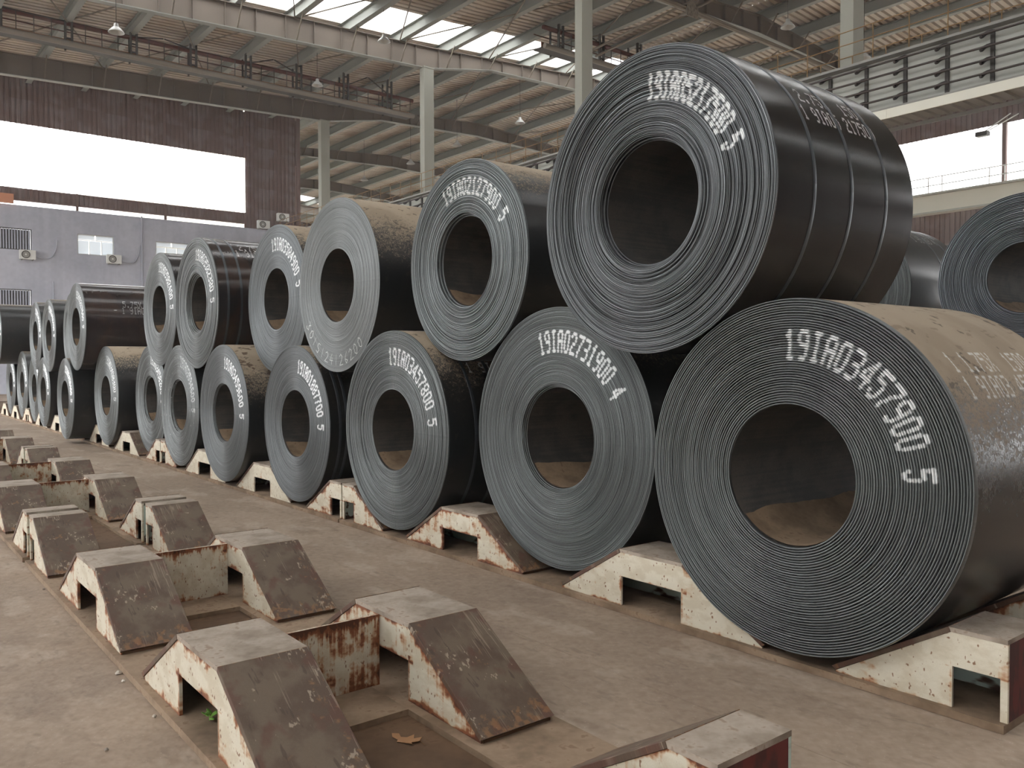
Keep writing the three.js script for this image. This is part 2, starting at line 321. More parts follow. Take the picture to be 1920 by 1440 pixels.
// the other outer walls: cladding above and below the same run of openings
{
  const clad = (o, along, at, a0, a1, y0, y1, mat = M.clad) => { const c = corrugated(Math.abs(a1 - a0), y1 - y0, 0.28, 0.05); if (along === 'z') c.rotateY(Math.PI / 2); mesh('cladding', c, mat, o, along === 'z' ? [at, (y0 + y1) / 2, (a0 + a1) / 2] : [(a0 + a1) / 2, (y0 + y1) / 2, at]); };
  const far = struct('wall_back', 'brown outer wall behind the far crane girder with a long opening');
  for (let x = XF; x < XR; x += 11.3) { const e = Math.min(x + 11.3, XR); clad(far, 'x', ZO - 0.1, x + 0.05, e - 0.05, 14.45, 18.98); clad(far, 'x', ZO - 0.1, x + 0.05, e - 0.05, 7.2, 11.0); mesh('post', bx(x - 0.1, x + 0.1, 0, 18.9, ZO - 0.02, ZO + 0.18), M.clad, far); }  // left open below the cladding, an added gap that lights the roof underside
  const e2 = struct('wall_end', 'brown end wall of the farther aisle'); clad(e2, 'z', XF, ZC - 0.4, ZO, 0, 11.2); clad(e2, 'z', XF, ZC - 0.4, ZO, 15.2, 19.8);
  const sd = struct('wall_side_added', 'pale wall added outside so the end opening shows white'); clad(sd, 'x', ZC + 0.5, XF, XE - 0.35, 0, 21, M.fascia);  // added bright backdrop wall, keeps the end opening white
  const r = struct('wall_right', 'brown end wall of the shed'); clad(r, 'z', XR, ZN, ZO, 0, 11.7); clad(r, 'z', XR, ZN, ZO, 11.68, 19.9);
  const n = struct('wall_front', 'brown cladding of the unseen side of the shed, opened up to let in light'); clad(n, 'x', ZN, XE, -22, 9.5, 11.7); clad(n, 'x', ZN, -22, XR, 2.6, 11.7); clad(n, 'x', ZN, XE, XR, 15.4, 17.4);  // out of view; openings shaped to send light onto floor and coil faces
  for (let x = XE; x <= XR; x += 11.66) mesh('post', bx(x - 0.2, x + 0.2, 0, 17.3, ZN - 0.3, ZN - 0.02), M.clad, n);
}
// crane runway with conductor rails, walkway and handrails
{
  const o = struct('crane_runway', 'pale crane runway girder with four conductor rails and a yellow handrail');
  const x0 = XE + 0.4, x1 = XR - 0.3;
  mesh('web', bx(x0, x1, 8.9, 10.35, -23.62, -23.58), M.craneWeb, o);
  mesh('top_flange', bx(x0, x1, 10.35, 10.42, -23.95, -23.3), M.soffit, o);
  mesh('bottom_flange', bx(x0, x1, 8.86, 8.9, -23.9, -23.3), M.soffit, o);
  mesh('crane_rail', bx(x0, x1, 10.42, 10.52, -23.65, -23.57), M.darkSteel, o);
  mesh('walkway', bx(x0, x1, 10.3, 10.34, -24.1, -23.95), M.soffit, o);
  for (let x = -48; x < x1; x += 4) mesh('fascia', bx(x, x + 3.99, 8.5, 8.76, -23.04, -23.0), M.fascia, o);
  const sf = corrugated(x1 - x0, 1.05, 0.34, 0.05); sf.rotateX(-Math.PI / 2); mesh('soffit', sf, M.soffit, o, [(x0 + x1) / 2, 8.5, -23.55]);
  mesh('soffit_edge', bx(x0, x1, 8.4, 8.5, -24.1, -24.05), M.soffit, o);
  for (let k = 0; k < 4; k++) mesh('conductor_rail', rod([x0, 9.12 + k * 0.34, -23.2], [x1, 9.12 + k * 0.34, -23.2], 0.032, 8), M.conductor, o);
  const post = bx(-0.05, 0.05, 8.92, 10.3, 0, 0.06), ins = (() => { const c = new THREE.CatmullRomCurve3([[0, 0.1, 0.02], [-0.14, 0.06, 0.1], [-0.2, -0.06, 0.24], [-0.1, -0.05, 0.38]].map((p) => new THREE.Vector3(...p))); return new THREE.TubeGeometry(c, 8, 0.05, 6); })();
  for (let x = -47.4; x < -2; x += 1.15) {
    const b = part('conductor_bracket', o); b.position.set(x, 0, -23.58); mesh('post', post, M.darkSteel, b);
    for (let k = 0; k < 4; k++) mesh('insulator', ins, M.conductor, b, [0, 9.16 + k * 0.34, 0]);
  }
  for (const z of [-23.34, -24.08]) {
    const hi = z > -24 ? 11.42 : 10.95;
    for (const y of [hi - 0.38, hi]) mesh('handrail', rod([x0, y, z], [x1, y, z], 0.015, 6), M.yellow, o);
    for (let x = x0; x < x1; x += 1.05) mesh('handrail_post', rod([x, 10.4, z], [x, hi, z], 0.015, 6), M.yellow, o);
  }
  const f = struct('far_crane_runway', 'cream crane girder with white pipe railing below the far opening');
  mesh('web', bx(XF + 1, XR - 1, 10.05, 11.0, -47.9, -47.82), M.fascia, f);
  mesh('top_flange', bx(XF + 1, XR - 1, 11.0, 11.1, -48.3, -47.5), M.craneWeb, f);
  mesh('bottom_flange', bx(XF + 1, XR - 1, 9.95, 10.05, -48.2, -47.5), M.craneWeb, f);
  for (const y of [11.5, 11.95]) mesh('railing', rod([XF + 1, y, -47.6], [XR - 1, y, -47.6], 0.03, 6), M.white, f);
  for (let x = -96; x < XR - 1; x += 3.2) for (const dx of [0, 0.75]) mesh('railing_post', rod([x + dx, 11.1, -47.6], [x + dx, 11.95, -47.6], 0.03, 6), M.white, f);
  for (let x = -97; x < XR; x += 12.1) mesh('support', bx(x - 0.25, x + 0.25, 0, 9.95, -48.3, -47.6), M.column, f);
}
// hanging service galleries under the roof
function gallery(gx, y0, z0, z1, label) {
  const o = thing('service_gallery', label, 'gallery');
  mesh('pipe', rod([gx, y0, z0], [gx, y0, z1], 0.135, 14), M.pipe, o);
  mesh('red_pipe', rod([gx - 0.1, y0 + 0.95, z0], [gx - 0.1, y0 + 0.95, z1], 0.11, 12), M.redPipe, o);
  mesh('toe_board', bx(gx - 0.28, gx - 0.24, y0 + 0.02, y0 + 0.26, z0, z1), M.toe, o);
  mesh('walkway', bx(gx - 0.85, gx - 0.24, y0 - 0.02, y0 + 0.02, z0, z1), M.darkSteel, o);
  mesh('rail', rod([gx - 0.82, y0 + 0.8, z0], [gx - 0.82, y0 + 0.8, z1], 0.03, 6), M.redPipe, o);
  let k = 0;
  for (let z = -22.85 + 2.87 * 12; z > z1; z -= 2.87) {
    if (z > z0) continue; const zt = yTop(z) + 0.05;
    for (const d of [-0.14, 0.14]) mesh('hanger', bx(gx - 0.06, gx + 0.06, y0, zt, z + d - 0.045, z + d + 0.045), M.darkSteel, o);
    mesh('hanger', bx(gx - 0.85, gx - 0.77, y0 - 0.1, zt, z - 0.04, z + 0.04), M.darkSteel, o);
    for (let y = y0 + 0.2; y < zt; y += 0.4) mesh('hanger_lacing', bx(gx - 0.03, gx + 0.03, y, y + 0.06, z - 0.14, z + 0.14), M.darkSteel, o);
    for (let q = 1; q < 4; q++) mesh('baluster', bx(gx - 0.02, gx + 0.02, y0, y0 + 1, z - q * 0.7175 - 0.015, z - q * 0.7175 + 0.015), M.darkSteel, o);
    if (k % 2 === 0) for (const [p, q] of [[0.1, 1.4], [2.75, 1.45]]) mesh('brace', bar([gx, y0 + 1, z - p], [gx, yTop(z) + 0.1, z - q], 0.05), M.darkSteel, o);
    k++;
  }
  return o;
}
gallery(-44, 16.72, 6, -27.4, 'rusty hanging gallery with a fat pipe above the end wall');
gallery(-31.9, 17.45, -27.5, -46, 'rusty lattice gallery hanging behind the largest upper coil');
// diagonal roof bracing rods and knee braces
{
  const o = struct('trim_1', 'thin steel cross bracing under the roof');
  for (const [xa, xb] of [[-50, -38], [-38, -25.9]]) for (let z = -5.6; z > -47; z -= 5.74) {
    const a = yTop(z) + 0.1, b = yTop(z - 5.74) + 0.1; if (z - 5.74 < ZO) continue;
    mesh('brace_rod', bar([xa, a - 0.05, z], [xb, b - 0.05, z - 5.74], 0.05), M.beam, o); mesh('brace_rod', bar([xa, b - 0.12, z - 5.74], [xb, a - 0.12, z], 0.05), M.beam, o);
  }
  for (const gx of [-62.3, -50.1, -37.9, -25.85]) for (let z = -22.85 + 2.87 * 8; z > ZO + 3; z -= 2.87) { if (gx < XE && z > ZC) continue; for (const s of [-1, 1]) mesh('knee_brace', bar([gx, yBot(z) + 0.05, z], [gx + s * 0.75, yTop(z) + 0.1, z], 0.05), M.beam, o); }
}
// the pair of tubes bolted across the girder behind the big coil
{
  const o = struct('trim_2', 'pale steel tubes crossing at a bolted gusset plate');
  mesh('tube', rod([-25.2, 17.8, -26], [-25.2, 17.55, -46], 0.12, 10), M.beam, o);
  for (const d of [-0.35, 0.35]) mesh('tube', rod([-31.5, 17.5, -30.3 + d], [-19, 18.3, -30.6 + d], 0.06, 8), M.beam, o);
  mesh('gusset', bx(-25.1, -25.05, 17.4, 18.1, -30.9, -30.1), M.beam, o);
}
// high bay lamps
const lampShape = new THREE.LatheGeometry([[0.02, 0.34], [0.08, 0.33], [0.1, 0.2], [0.16, 0.16], [0.28, 0.02], [0.3, -0.02], [0.285, -0.02], [0.15, 0.13], [0.05, 0.18]].map(([x, y]) => new THREE.Vector2(x, y)), 20);
const lampAt = [[-35.34, 14.58, -8.5, 'before the girder beside the glazed strip'], [-41.7, 16.5, -19.98, 'near the hanging gallery end'], [-34.64, 16.7, -19.98, 'below the glazed roof strip'], [-45.39, 15.9, -31.58, 'in the far aisle behind the column of the glazed girder'], [-38.86, 15.9, -31.58, 'in the far aisle under the lit roof sheets'], [-51.13, 15.8, -31.58, 'in the far aisle between two columns'], [-57.9, 15.8, -31.58, 'deep in the far aisle beside the cladding edge'], [-20.83, 15.9, -31.58, 'under the girder with bolted braces'], [-20.58, 15.8, -37.32, 'beside the column with the yellow handrail']];
lampAt.forEach(([x, y, z, where]) => {
  const o = thing('high_bay_lamp', `small bell-shaped hanging lamp ${where}`, 'lamp', [x, y, z], 'hanging bell lamps');
  mesh('reflector', lampShape, M.lamp, o); mesh('cord', rod([0, 0.33, 0], [0, yTop(z) - y + 0.58, 0], 0.012, 6), M.darkSteel, o);
});
{
  const o = thing('floodlight', 'dark floodlight on two thin arms under the far opening lintel', 'floodlight', [-19.64, 13.95, -47.9]);
  mesh('arm', rod([0, 0, 0], [1.04, 0.9, -0.75], 0.03, 6), M.white, o); mesh('arm', rod([0.15, 0, 0], [1.43, 0.8, -0.75], 0.03, 6), M.white, o);
  mesh('housing', bx(-0.35, 0.25, -0.2, 0.02, -0.2, 0.2), M.darkSteel, o); mesh('lens', bx(-0.3, 0.2, -0.22, -0.2, -0.15, 0.15), M.soffit, o);
  const p = thing('orange_panel', 'faded orange panel leaning on the wall ledge under the end opening', 'panel', [XE + 0.2, 10.76, -6.9]);
  mesh('board', bx(0, 0.03, 0, 0.55, -0.75, 0), std(0xc88a6a, 0.8), p); mesh('bracket', bx(-0.2, 0, 0.1, 0.14, -0.4, -0.35), M.darkSteel, p);
}
// air conditioners on the end wall
[[7.67, -7.88, 'under the slatted window'], [7.75, -12.45, 'under the white framed window'], [10.77, -21.82, 'at the top of the plaster wall, lower of the pair'], [11.4, -23.2, 'beside the cladding edge, upper of the pair']].forEach(([y, z, where], i) => {
  const o = thing('air_conditioner', `white outdoor air conditioner unit ${where}`, 'air conditioner', [XE + 0.08, y, z]);
  mesh('casing', bx(0, 0.32, 0, 0.52, -0.8, 0), M.white, o);
  const g = new THREE.TorusGeometry(0.2, 0.02, 8, 24); g.rotateY(Math.PI / 2); mesh('fan_ring', g, M.darkSteel, o, [0.33, 0.26, -0.3]);
  const d = new THREE.CylinderGeometry(0.2, 0.2, 0.01, 24); d.rotateZ(Math.PI / 2); const gr = mesh('fan_grille', d, M.soffit, o, [0.325, 0.26, -0.3]);
  const hub = new THREE.CylinderGeometry(0.05, 0.05, 0.02, 12); hub.rotateZ(Math.PI / 2); mesh('hub', hub, M.white, gr, [0.01, 0, 0]);
  for (const q of [-0.7, -0.14]) mesh('bracket', bx(-0.05, 0.36, -0.05, 0, q, q + 0.04), M.soffit, o);
  if (i < 2) { const c = new THREE.CatmullRomCurve3([[0.1, 0.2, -0.8], [0.05, 0.12, -1.2], [0.0, 0.2, -1.6], [-0.02, 0.6, -1.85], [-0.02, 1.25, -1.95]].map((p) => new THREE.Vector3(...p))); mesh('hose', new THREE.TubeGeometry(c, 16, 0.03, 6), M.plaster, o); }
});

// ---------------------------------------------------------------- saddle racks
const S0 = 0.04;                                                    // top of the base strips
const slopeLen = Math.hypot(FW - TW, HT - HB), slopeAng = Math.atan2(HT - HB, FW - TW), PT = 0.022;
function facePoly(kind, gap, open) {                                 // outline of a block's face plate; kind full, far (x<0) or near (x>0)
  const e = 0.012, top = HT - PT, s = new THREE.Shape(), oh = 0.235, ow = 0.256, lower = HB - 0.02;
  const P = kind === 'full'
    ? [[-FW + 0.02, S0], ...(open ? [[-ow, S0], [-ow, oh], [ow, oh], [ow, S0]] : []), [FW - 0.02, S0], [FW - 0.02, lower], [TW - e, top], [-TW + e, top], [-FW + 0.02, lower]]
    : [[-FW + 0.02, S0], ...(open ? [[-ow, S0], [-ow, oh], [-gap / 2 - 0.03, oh], [-gap / 2 - 0.03, S0]] : []), [-gap / 2, S0], [-gap / 2, top], [-TW + e, top], [-FW + 0.02, lower]];
  const Q = kind === 'near' ? P.map(([x, y]) => [-x, y]).reverse() : P;
  Q.forEach(([x, y], i) => (i ? s.lineTo(x, y) : s.moveTo(x, y)));
  const g = new THREE.ExtrudeGeometry(s, { depth: 0.014, bevelEnabled: true, bevelThickness: 0.001, bevelSize: 0.001, bevelSegments: 1 });
  const p = g.attributes.position, uv = g.attributes.uv;
  for (let i = 0; i < p.count; i++) uv.setXY(i, (p.getX(i) + 0.9) / 1.8, p.getY(i) / 0.45);
  return g;
}
const geoCache = new Map();
const cached = (k, f) => { if (!geoCache.has(k)) geoCache.set(k, f()); return geoCache.get(k); };
function slopePlate() {                                              // inclined plate with a turned-down lip at its foot
  const s = new THREE.Shape(); s.moveTo(-slopeLen / 2, 0); s.lineTo(slopeLen / 2, 0); s.lineTo(slopeLen / 2 - 0.012, -PT); s.lineTo(-slopeLen / 2 + 0.004, -PT); s.closePath();
  const g = new THREE.ExtrudeGeometry(s, { depth: DEP, bevelEnabled: true, bevelThickness: 0.002, bevelSize: 0.002, bevelSegments: 1 });
  const p = g.attributes.position, uv = g.attributes.uv;
  for (let i = 0; i < p.count; i++) uv.setXY(i, p.getZ(i) / DEP * 0.6, (slopeLen / 2 - p.getX(i)) / slopeLen);
  return g;
}
function saddleBlock(rack, x, z, kind, gap, v, end, fv) {
  const b = part('saddle_block', rack); b.position.set(x, 0, z);
  mesh('face_plate', cached(`f${kind}${gap}`, () => facePoly(kind, gap, true)), M.face[fv], b, [0, 0, -0.018]);
  mesh('back_plate', cached(`b${kind}${gap}`, () => facePoly(kind, gap, false)), v % 3 ? M.green : M.face[(fv + 1) % 4], b, [0, 0, -DEP + 0.004]);
  const sp = cached('slope', slopePlate), tg = cached(`t${kind}${gap}`, () => { const x0 = kind === 'near' ? gap / 2 : -TW, x1 = kind === 'far' ? -gap / 2 : TW; return metric(bx(x0, x1, HT - PT, HT, -DEP, 0), 0.9); });
  mesh('top_plate', tg, M.top, b);
  for (const s of kind === 'full' ? [-1, 1] : kind === 'far' ? [-1] : [1]) {
    const m = mesh('slope_plate', sp, M.slope[(v * 3 + (s > 0 ? 1 : 2)) % 4], b, [s * (TW + FW) / 2, (HT + HB) / 2, s > 0 ? -DEP : 0]);
    m.rotation.order = 'YXZ'; m.rotation.set(0, s > 0 ? 0 : Math.PI, -slopeAng);
    mesh('toe_plate', bx(s * (FW - 0.02) - 0.006, s * (FW - 0.02) + 0.006, S0, HB - 0.012, -DEP + 0.01, -0.01), M.pan, b);
  }
  if (kind !== 'full') mesh('end_plate', bx(kind === 'far' ? -gap / 2 - 0.014 : gap / 2, kind === 'far' ? -gap / 2 : gap / 2 + 0.014, S0, HT - PT, -DEP + 0.004, -0.004), end ? M.red : M.green, b);
  return b;
}
function saddleRack(x0, zf, gap, label, v, endRed, group, faces = [[3, 4, 5, 2], [4, 5, 3, 5]]) {          // front left corner: block n at x0 (near half), then towards -x
  const o = thing('coil_saddle_rack', label, 'rack', [x0, 0, zf], group);
  const zr = -0.913, xa = -3 * PITCH + gap / 2, xb = -gap / 2;
  mesh('base_strip', metric(bx(xa, xb, 0.002, S0, -DEP - 0.05, 0.035), 0.7, v), M.base, o); mesh('base_strip', metric(bx(xa, xb, 0.002, S0, zr - DEP - 0.035, zr + 0.05), 0.7, v + 2), M.base, o);
  for (const n of [1, 2]) mesh('cross_strip', metric(bx(-n * PITCH - 0.34, -n * PITCH + 0.34, 0.002, S0, zr + 0.05, -DEP - 0.05), 0.7, v), M.base, o);
  for (let n = 0; n < 3; n++) mesh('floor_pan', metric(bx(-(n + 1) * PITCH + (n < 2 ? 0.34 : gap / 2), -n * PITCH - (n ? 0.34 : gap / 2), 0.002, 0.012, zr + 0.05, -DEP - 0.05), 0.5, v + n), M.pan, o);
  for (const z of [0, zr]) {
    const f = z ? faces[1] : faces[0]; ['far', 'full', 'full', 'near'].forEach((kind, n) => saddleBlock(o, -n * PITCH, z, kind, gap, v + [0, 1, 3, 2][n] + (z ? 2 : 0), n === 0 && endRed, f[n]));
  }
  for (const n of [1, 2]) { const g = cached('web', () => { const q = new THREE.BoxGeometry(-zr - DEP - 0.004, HT - 0.06, 0.016); q.rotateY(Math.PI / 2); return q; }); mesh('web_plate', g, M.web[(v + n) % 3], o, [-n * PITCH - 0.02, (HT - 0.02 + S0) / 2, (zr - DEP) / 2]); }
  return o;
}
const XL = -1.55, XB = -1.513, ZL = -1.175, ZB = -4.034, Z4 = -9.97;
const ord = ['first', 'second', 'third', 'fourth', 'fifth'];
for (let k = 0; k < 3; k++) saddleRack(XL - 3 * k * PITCH, ZL, 0.12, k ? `empty rusty coil rack, ${ord[k]} from the red end plate` : 'empty rusty coil rack with a dark red end plate and a dry leaf', k, !k, 'empty racks', k ? [[0, 2, 3, 0], [3, 0, 3, 2]] : [[2, 0, 3, 0], [0, 2, 0, 3]]);
for (let k = 0; k < 5; k++) saddleRack(XB - 3 * k * PITCH, ZB, 0.03, k ? `loaded cream coil rack, ${ord[k]} from the rack with the red end` : 'cream coil rack with a red end plate under the coil numbered 19IA03457900', k + 1, !k, 'loaded racks', k ? undefined : [[4, 5, 2, 3], [3, 4, 5, 4]]);
saddleRack(XB, Z4, 0.03, 'coil rack under the coils far behind the front row', 2, false, 'loaded racks');
saddleRack(XB, Z4 - 2.86, 0.03, 'coil rack in the hindmost row', 3, false, 'loaded racks');

// ---------------------------------------------------------------- steel coils
const FONT = { 0: '01110,10001,10001,10001,10001,10001,01110', 1: '00100,01100,00100,00100,00100,00100,01110', 2: '01110,10001,00001,00110,01000,10000,11111', 3: '11110,00001,00001,01110,00001,00001,11110', 4: '00010,00110,01010,10010,11111,00010,00010', 5: '11111,10000,11110,00001,00001,10001,01110', 6: '01110,10000,10000,11110,10001,10001,01110', 7: '11111,00001,00010,00100,00100,01000,01000', 8: '01110,10001,10001,01110,10001,10001,01110', 9: '01110,10001,10001,01111,00001,00001,01110', I: '01110,00100,00100,00100,00100,00100,01110', A: '01110,10001,10001,11111,10001,10001,10001', X: '10001,10001,01010,00100,01010,10001,10001', '.': '00000,00000,00000,00000,00000,01100,01100', '-': '00000,00000,00000,11111,00000,00000,00000' };
const dotsOf = (ch) => { const r = (FONT[ch] ?? '').split(','), L = []; r.forEach((row, j) => [...row].forEach((b, i) => { if (b === '1') L.push([i, j]); })); return L; };
const RB = 0.381, W = 1.5;
function stamp(buf, w, h, px, py, rx, ry, col, a) {
  for (let y = Math.floor(py - ry * 1.6); y <= py + ry * 1.6; y++) for (let x = Math.floor(px - rx * 1.6); x <= px + rx * 1.6; x++) {
    if (y < 0 || y >= h) continue; const d = Math.hypot((x + 0.5 - px) / rx, (y + 0.5 - py) / ry), k = a * (1 - sst(0.75, 1.45, d)); if (k <= 0) continue;
    const i = (y * w + ((x % w) + w) % w) * 4; for (let c = 0; c < 3; c++) buf[i + c] = mix(buf[i + c], col[c], k);
  }
}
function faceMap(o) {                                                // polar picture of the wound edge: u angle, v radius
  const w = o.tw, h = o.th, buf = new Float32Array(w * h * 4); seed(o.seed * 31 + 5);
  const base = o.base.map((x) => x * 0.93); let slow = 0;
  for (let y = 0; y < h; y++) {
    slow = slow * 0.86 + (rnd() - 0.5) * 0.30; const t = 1 + slow * o.band + (rnd() - 0.5) * 0.16;
    const row = new Float32Array(w).fill(t);
    const ns = Math.round(o.streaks * rr(0.2, 1.8));
    for (let k = 0; k < ns; k++) { const c = rnd() * w, len = w * rr(0.004, 0.08) * (rnd() < 0.15 ? 3 : 1), gain = rnd() < 0.72 ? rr(0.1, 1) * o.bright : -rr(0.1, 0.4); for (let x = -len; x <= len; x++) row[((Math.round(c + x) % w) + w) % w] += gain * Math.min(1, 2.2 * (1 - Math.abs(x) / (len + 1))); }
    for (let x = 0; x < w; x++) { const i = (y * w + x) * 4, g = row[x] * (0.94 + 0.12 * TBL[(x * 31 + y * 977) & 65535]); buf[i] = base[0] * g; buf[i + 1] = base[1] * g; buf[i + 2] = base[2] * g; buf[i + 3] = 255; }
  }
  const rad2y = (r) => (r - RB) / (o.R - RB) * h, mm = w / (2 * Math.PI * 0.74 * o.R) / 1000, mmy = h / (o.R - RB) / 1000;
  if (o.text) [...o.text].forEach((ch, n) => {
    for (const [i, j] of dotsOf(ch)) {
      const ang = (o.a0 - n * o.adv - i * o.adv * 0.145) * Math.PI / 180, r = mix(0.815, 0.665, j / 6) * o.R + (rnd() - 0.5) * 0.004;
      stamp(buf, w, h, ang / (2 * Math.PI) * w + (rnd() - 0.5), rad2y(r), o.dot * mm, o.dot * 1.1 * mmy, [226, 228, 228], rr(0.85, 1) * (o.fade ?? 1));
    }
  });
  if (o.chalk) chalk(buf, w, h, o, rad2y, mm, mmy);
  if (o.spots) for (let k = 0; k < o.spots; k++) stamp(buf, w, h, rnd() * w, rnd() * h, rr(1, 3) * 1.6, rr(1, 3) * 1.6, [190, 192, 190], 0.6);
  return dataTex(Uint8Array.from(buf, (x) => clamp(x, 0, 255)), w, h);
}
function chalk(buf, w, h, o, rad2y, mm, mmy) {                       // handwritten digits along the lower rim, tops towards the middle
  const D = { 0: [[[0.5, 0], [0.15, 0.3], [0.2, 0.8], [0.5, 1], [0.85, 0.7], [0.8, 0.2], [0.5, 0]]], 2: [[[0.1, 0.2], [0.5, 0], [0.85, 0.25], [0.5, 0.65], [0.1, 1], [0.95, 0.95]]], 3: [[[0.1, 0.05], [0.8, 0.1], [0.4, 0.45], [0.85, 0.75], [0.3, 1], [0.1, 0.85]]], 1: [[[0.5, 0], [0.45, 1]]], 4: [[[0.6, 0], [0.1, 0.65], [0.95, 0.6]], [[0.65, 0.3], [0.6, 1]]], 6: [[[0.8, 0], [0.2, 0.55], [0.4, 1], [0.85, 0.8], [0.3, 0.6]]], 5: [[[0.9, 0], [0.3, 0.05], [0.2, 0.45], [0.8, 0.6], [0.6, 1], [0.1, 0.95]]] };
  const step = 8.2; [...o.chalk].forEach((ch, n) => {
    for (const line of D[ch] ?? []) for (let s = 0; s < line.length - 1; s++) for (let t = 0; t < 1; t += 0.04) {
      const cx = mix(line[s][0], line[s + 1][0], t), cy = mix(line[s][1], line[s + 1][1], t), ang = (o.c0 + (n + cx * 0.75) * step) * Math.PI / 180, r = mix(0.80, 0.925, cy) * o.R;
      stamp(buf, w, h, ang / (2 * Math.PI) * w, rad2y(r), 3.2 * mm, 3.6 * mmy, [206, 208, 206], 0.55);
    }
  });
}
function shellMap(o) {                                               // u angle, v along the axis from the front face
  const w = o.sw, h = o.sh, buf = new Float32Array(w * h * 4), rough = o.dust ? new Uint8Array(w * h * 4) : null; seed(o.seed * 17 + 3); const sd = rnd();
  for (let y = 0; y < h; y++) {
    const line = 1 + (rnd() - 0.5) * 0.10;
    for (let x = 0; x < w; x++) {
      const u = x / w, v = y / h, i = (y * w + x) * 4; const n = ff(u, v + sd, 16, 5);
      let dusty = 0, c = mix3(o.steel, o.tint, sst(0.4, 0.7, n)); c = [c[0] * line, c[1] * line, c[2] * line];
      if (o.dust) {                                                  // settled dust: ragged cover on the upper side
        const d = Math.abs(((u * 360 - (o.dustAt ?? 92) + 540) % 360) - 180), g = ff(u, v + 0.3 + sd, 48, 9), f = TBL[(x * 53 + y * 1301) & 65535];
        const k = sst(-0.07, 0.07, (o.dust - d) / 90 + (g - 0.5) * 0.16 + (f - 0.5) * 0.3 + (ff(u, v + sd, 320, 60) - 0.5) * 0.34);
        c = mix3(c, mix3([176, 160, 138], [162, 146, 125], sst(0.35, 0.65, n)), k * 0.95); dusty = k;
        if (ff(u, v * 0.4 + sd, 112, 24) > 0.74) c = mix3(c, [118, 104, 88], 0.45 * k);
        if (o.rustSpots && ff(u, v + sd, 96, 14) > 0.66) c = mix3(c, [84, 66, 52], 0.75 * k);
      }
      if (ff(u, v + sd, 80, 14) > 0.75) c = mix3(c, [60, 52, 46], 0.5);
      buf[i] = c[0]; buf[i + 1] = c[1]; buf[i + 2] = c[2]; buf[i + 3] = 255;
      if (rough) { const q = 255 * mix(o.rough, 0.9, dusty), j = i; rough[j] = rough[j + 1] = rough[j + 2] = q; rough[j + 3] = 255; }
    }
  }
  const mmx = w / (2 * Math.PI * o.R) / 1000, mmy = h / W / 1000;
  for (const [txt, ang, z0, hgt, adv] of o.print ?? []) [...txt].forEach((ch, n) => {
    for (const [i, j] of dotsOf(ch)) { const a = (ang - j / 6 * hgt / o.R * 180 / Math.PI) * Math.PI / 180, z = z0 + n * adv + i * adv * 0.15; stamp(buf, w, h, a / (2 * Math.PI) * w, z / W * h, 8.5 * mmx, 6.5 * mmy, [222, 224, 222], rr(0.75, 1)); }
  });
  return { map: dataTex(Uint8Array.from(buf, (x) => clamp(x, 0, 255)), w, h), roughnessMap: rough ? dataTex(rough, w, h, false) : null };
}
const boreMaps = [3, 8].map((s) => tex(512, 256, (u, v) => {              // inner wrap: dull steel under an even, mottled film of dust with lengthwise scratches
  const n = fbm(u + s * 0.13, v, 16, 8, 5), sc = fbm(u, v * 0.2 + s * 0.3, 200, 3, 2), f = TBL[((u * 512 | 0) * 57 + (v * 256 | 0) * 991) & 65535];
  const c = mix3([52, 51, 49], [72, 67, 61], sst(0.35, 0.65, n * 0.7 + sc * 0.3)), g = (f - 0.5) * 10;
  return [c[0] + g, c[1] + g, c[2] + g];
}));
M.bore = boreMaps.map((t) => std(0xffffff, 0.75, 0, { map: t }));
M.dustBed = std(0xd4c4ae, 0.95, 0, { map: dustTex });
M.strap = std(0x5a6064, 0.35, 0.7);
function ringGeo(profile, seg, R) {                                  // profile [[r, z]...] turned about z, flat-ish bands; uv: angle, radius
  const pos = [], uv = [], idx = [], n = profile.length;
  for (let s = 0; s <= seg; s++) { const a = s / seg * 2 * Math.PI, ca = Math.cos(a), sa = Math.sin(a); for (const [r, z] of profile) { pos.push(r * ca, r * sa, z); uv.push(s / seg, clamp((r - RB) / (R - RB), 0.002, 0.998)); } }
  for (let s = 0; s < seg; s++) for (let i = 0; i < n - 1; i++) { const a = s * n + i, b = a + n; idx.push(a, a + 1, b, a + 1, b + 1, b); }
  const g = new THREE.BufferGeometry(); g.setAttribute('position', new THREE.Float32BufferAttribute(pos, 3)); g.setAttribute('uv', new THREE.Float32BufferAttribute(uv, 2)); g.setIndex(idx); g.computeVertexNormals(); return g;
}
function faceGeo(o) {                                                // the wound edge: every wrap a ridge with a groove beside it
  seed(o.seed * 7 + 1); const P = [], t = (o.R - RB) / o.wraps; let drift = 0;
  let r = RB;
  const radii = [RB]; for (let i = 1; i < o.wraps; i++) radii.push(RB + t * (i + (rnd() - 0.5) * o.uneven)); radii.push(o.R);
  for (let i = 0; i < o.wraps; i++) {
    const a = radii[i], b = radii[i + 1], q = b - a; drift = drift * 0.8 + (rnd() - 0.5) * o.jit; let z = drift + (rnd() - 0.5) * o.jit;
    if (i < o.inset) z -= o.insetDepth * (1 - i / o.inset);
    P.push([a + q * 0.06, z - o.groove], [a + q * 0.16, z - o.groove * 0.35], [a + q * 0.32, z], [a + q * 0.68, z - o.groove * 0.04], [a + q * 0.84, z - o.groove * 0.4], [a + q * 0.94, z - o.groove]);
  }
  P.push([o.R, P[P.length - 1][1] - o.groove]);
  return { geo: ringGeo(P.map(([r2, z]) => [r2, z]), o.seg, o.R), z0: P[0][1], z1: P[P.length - 1][1] };
}
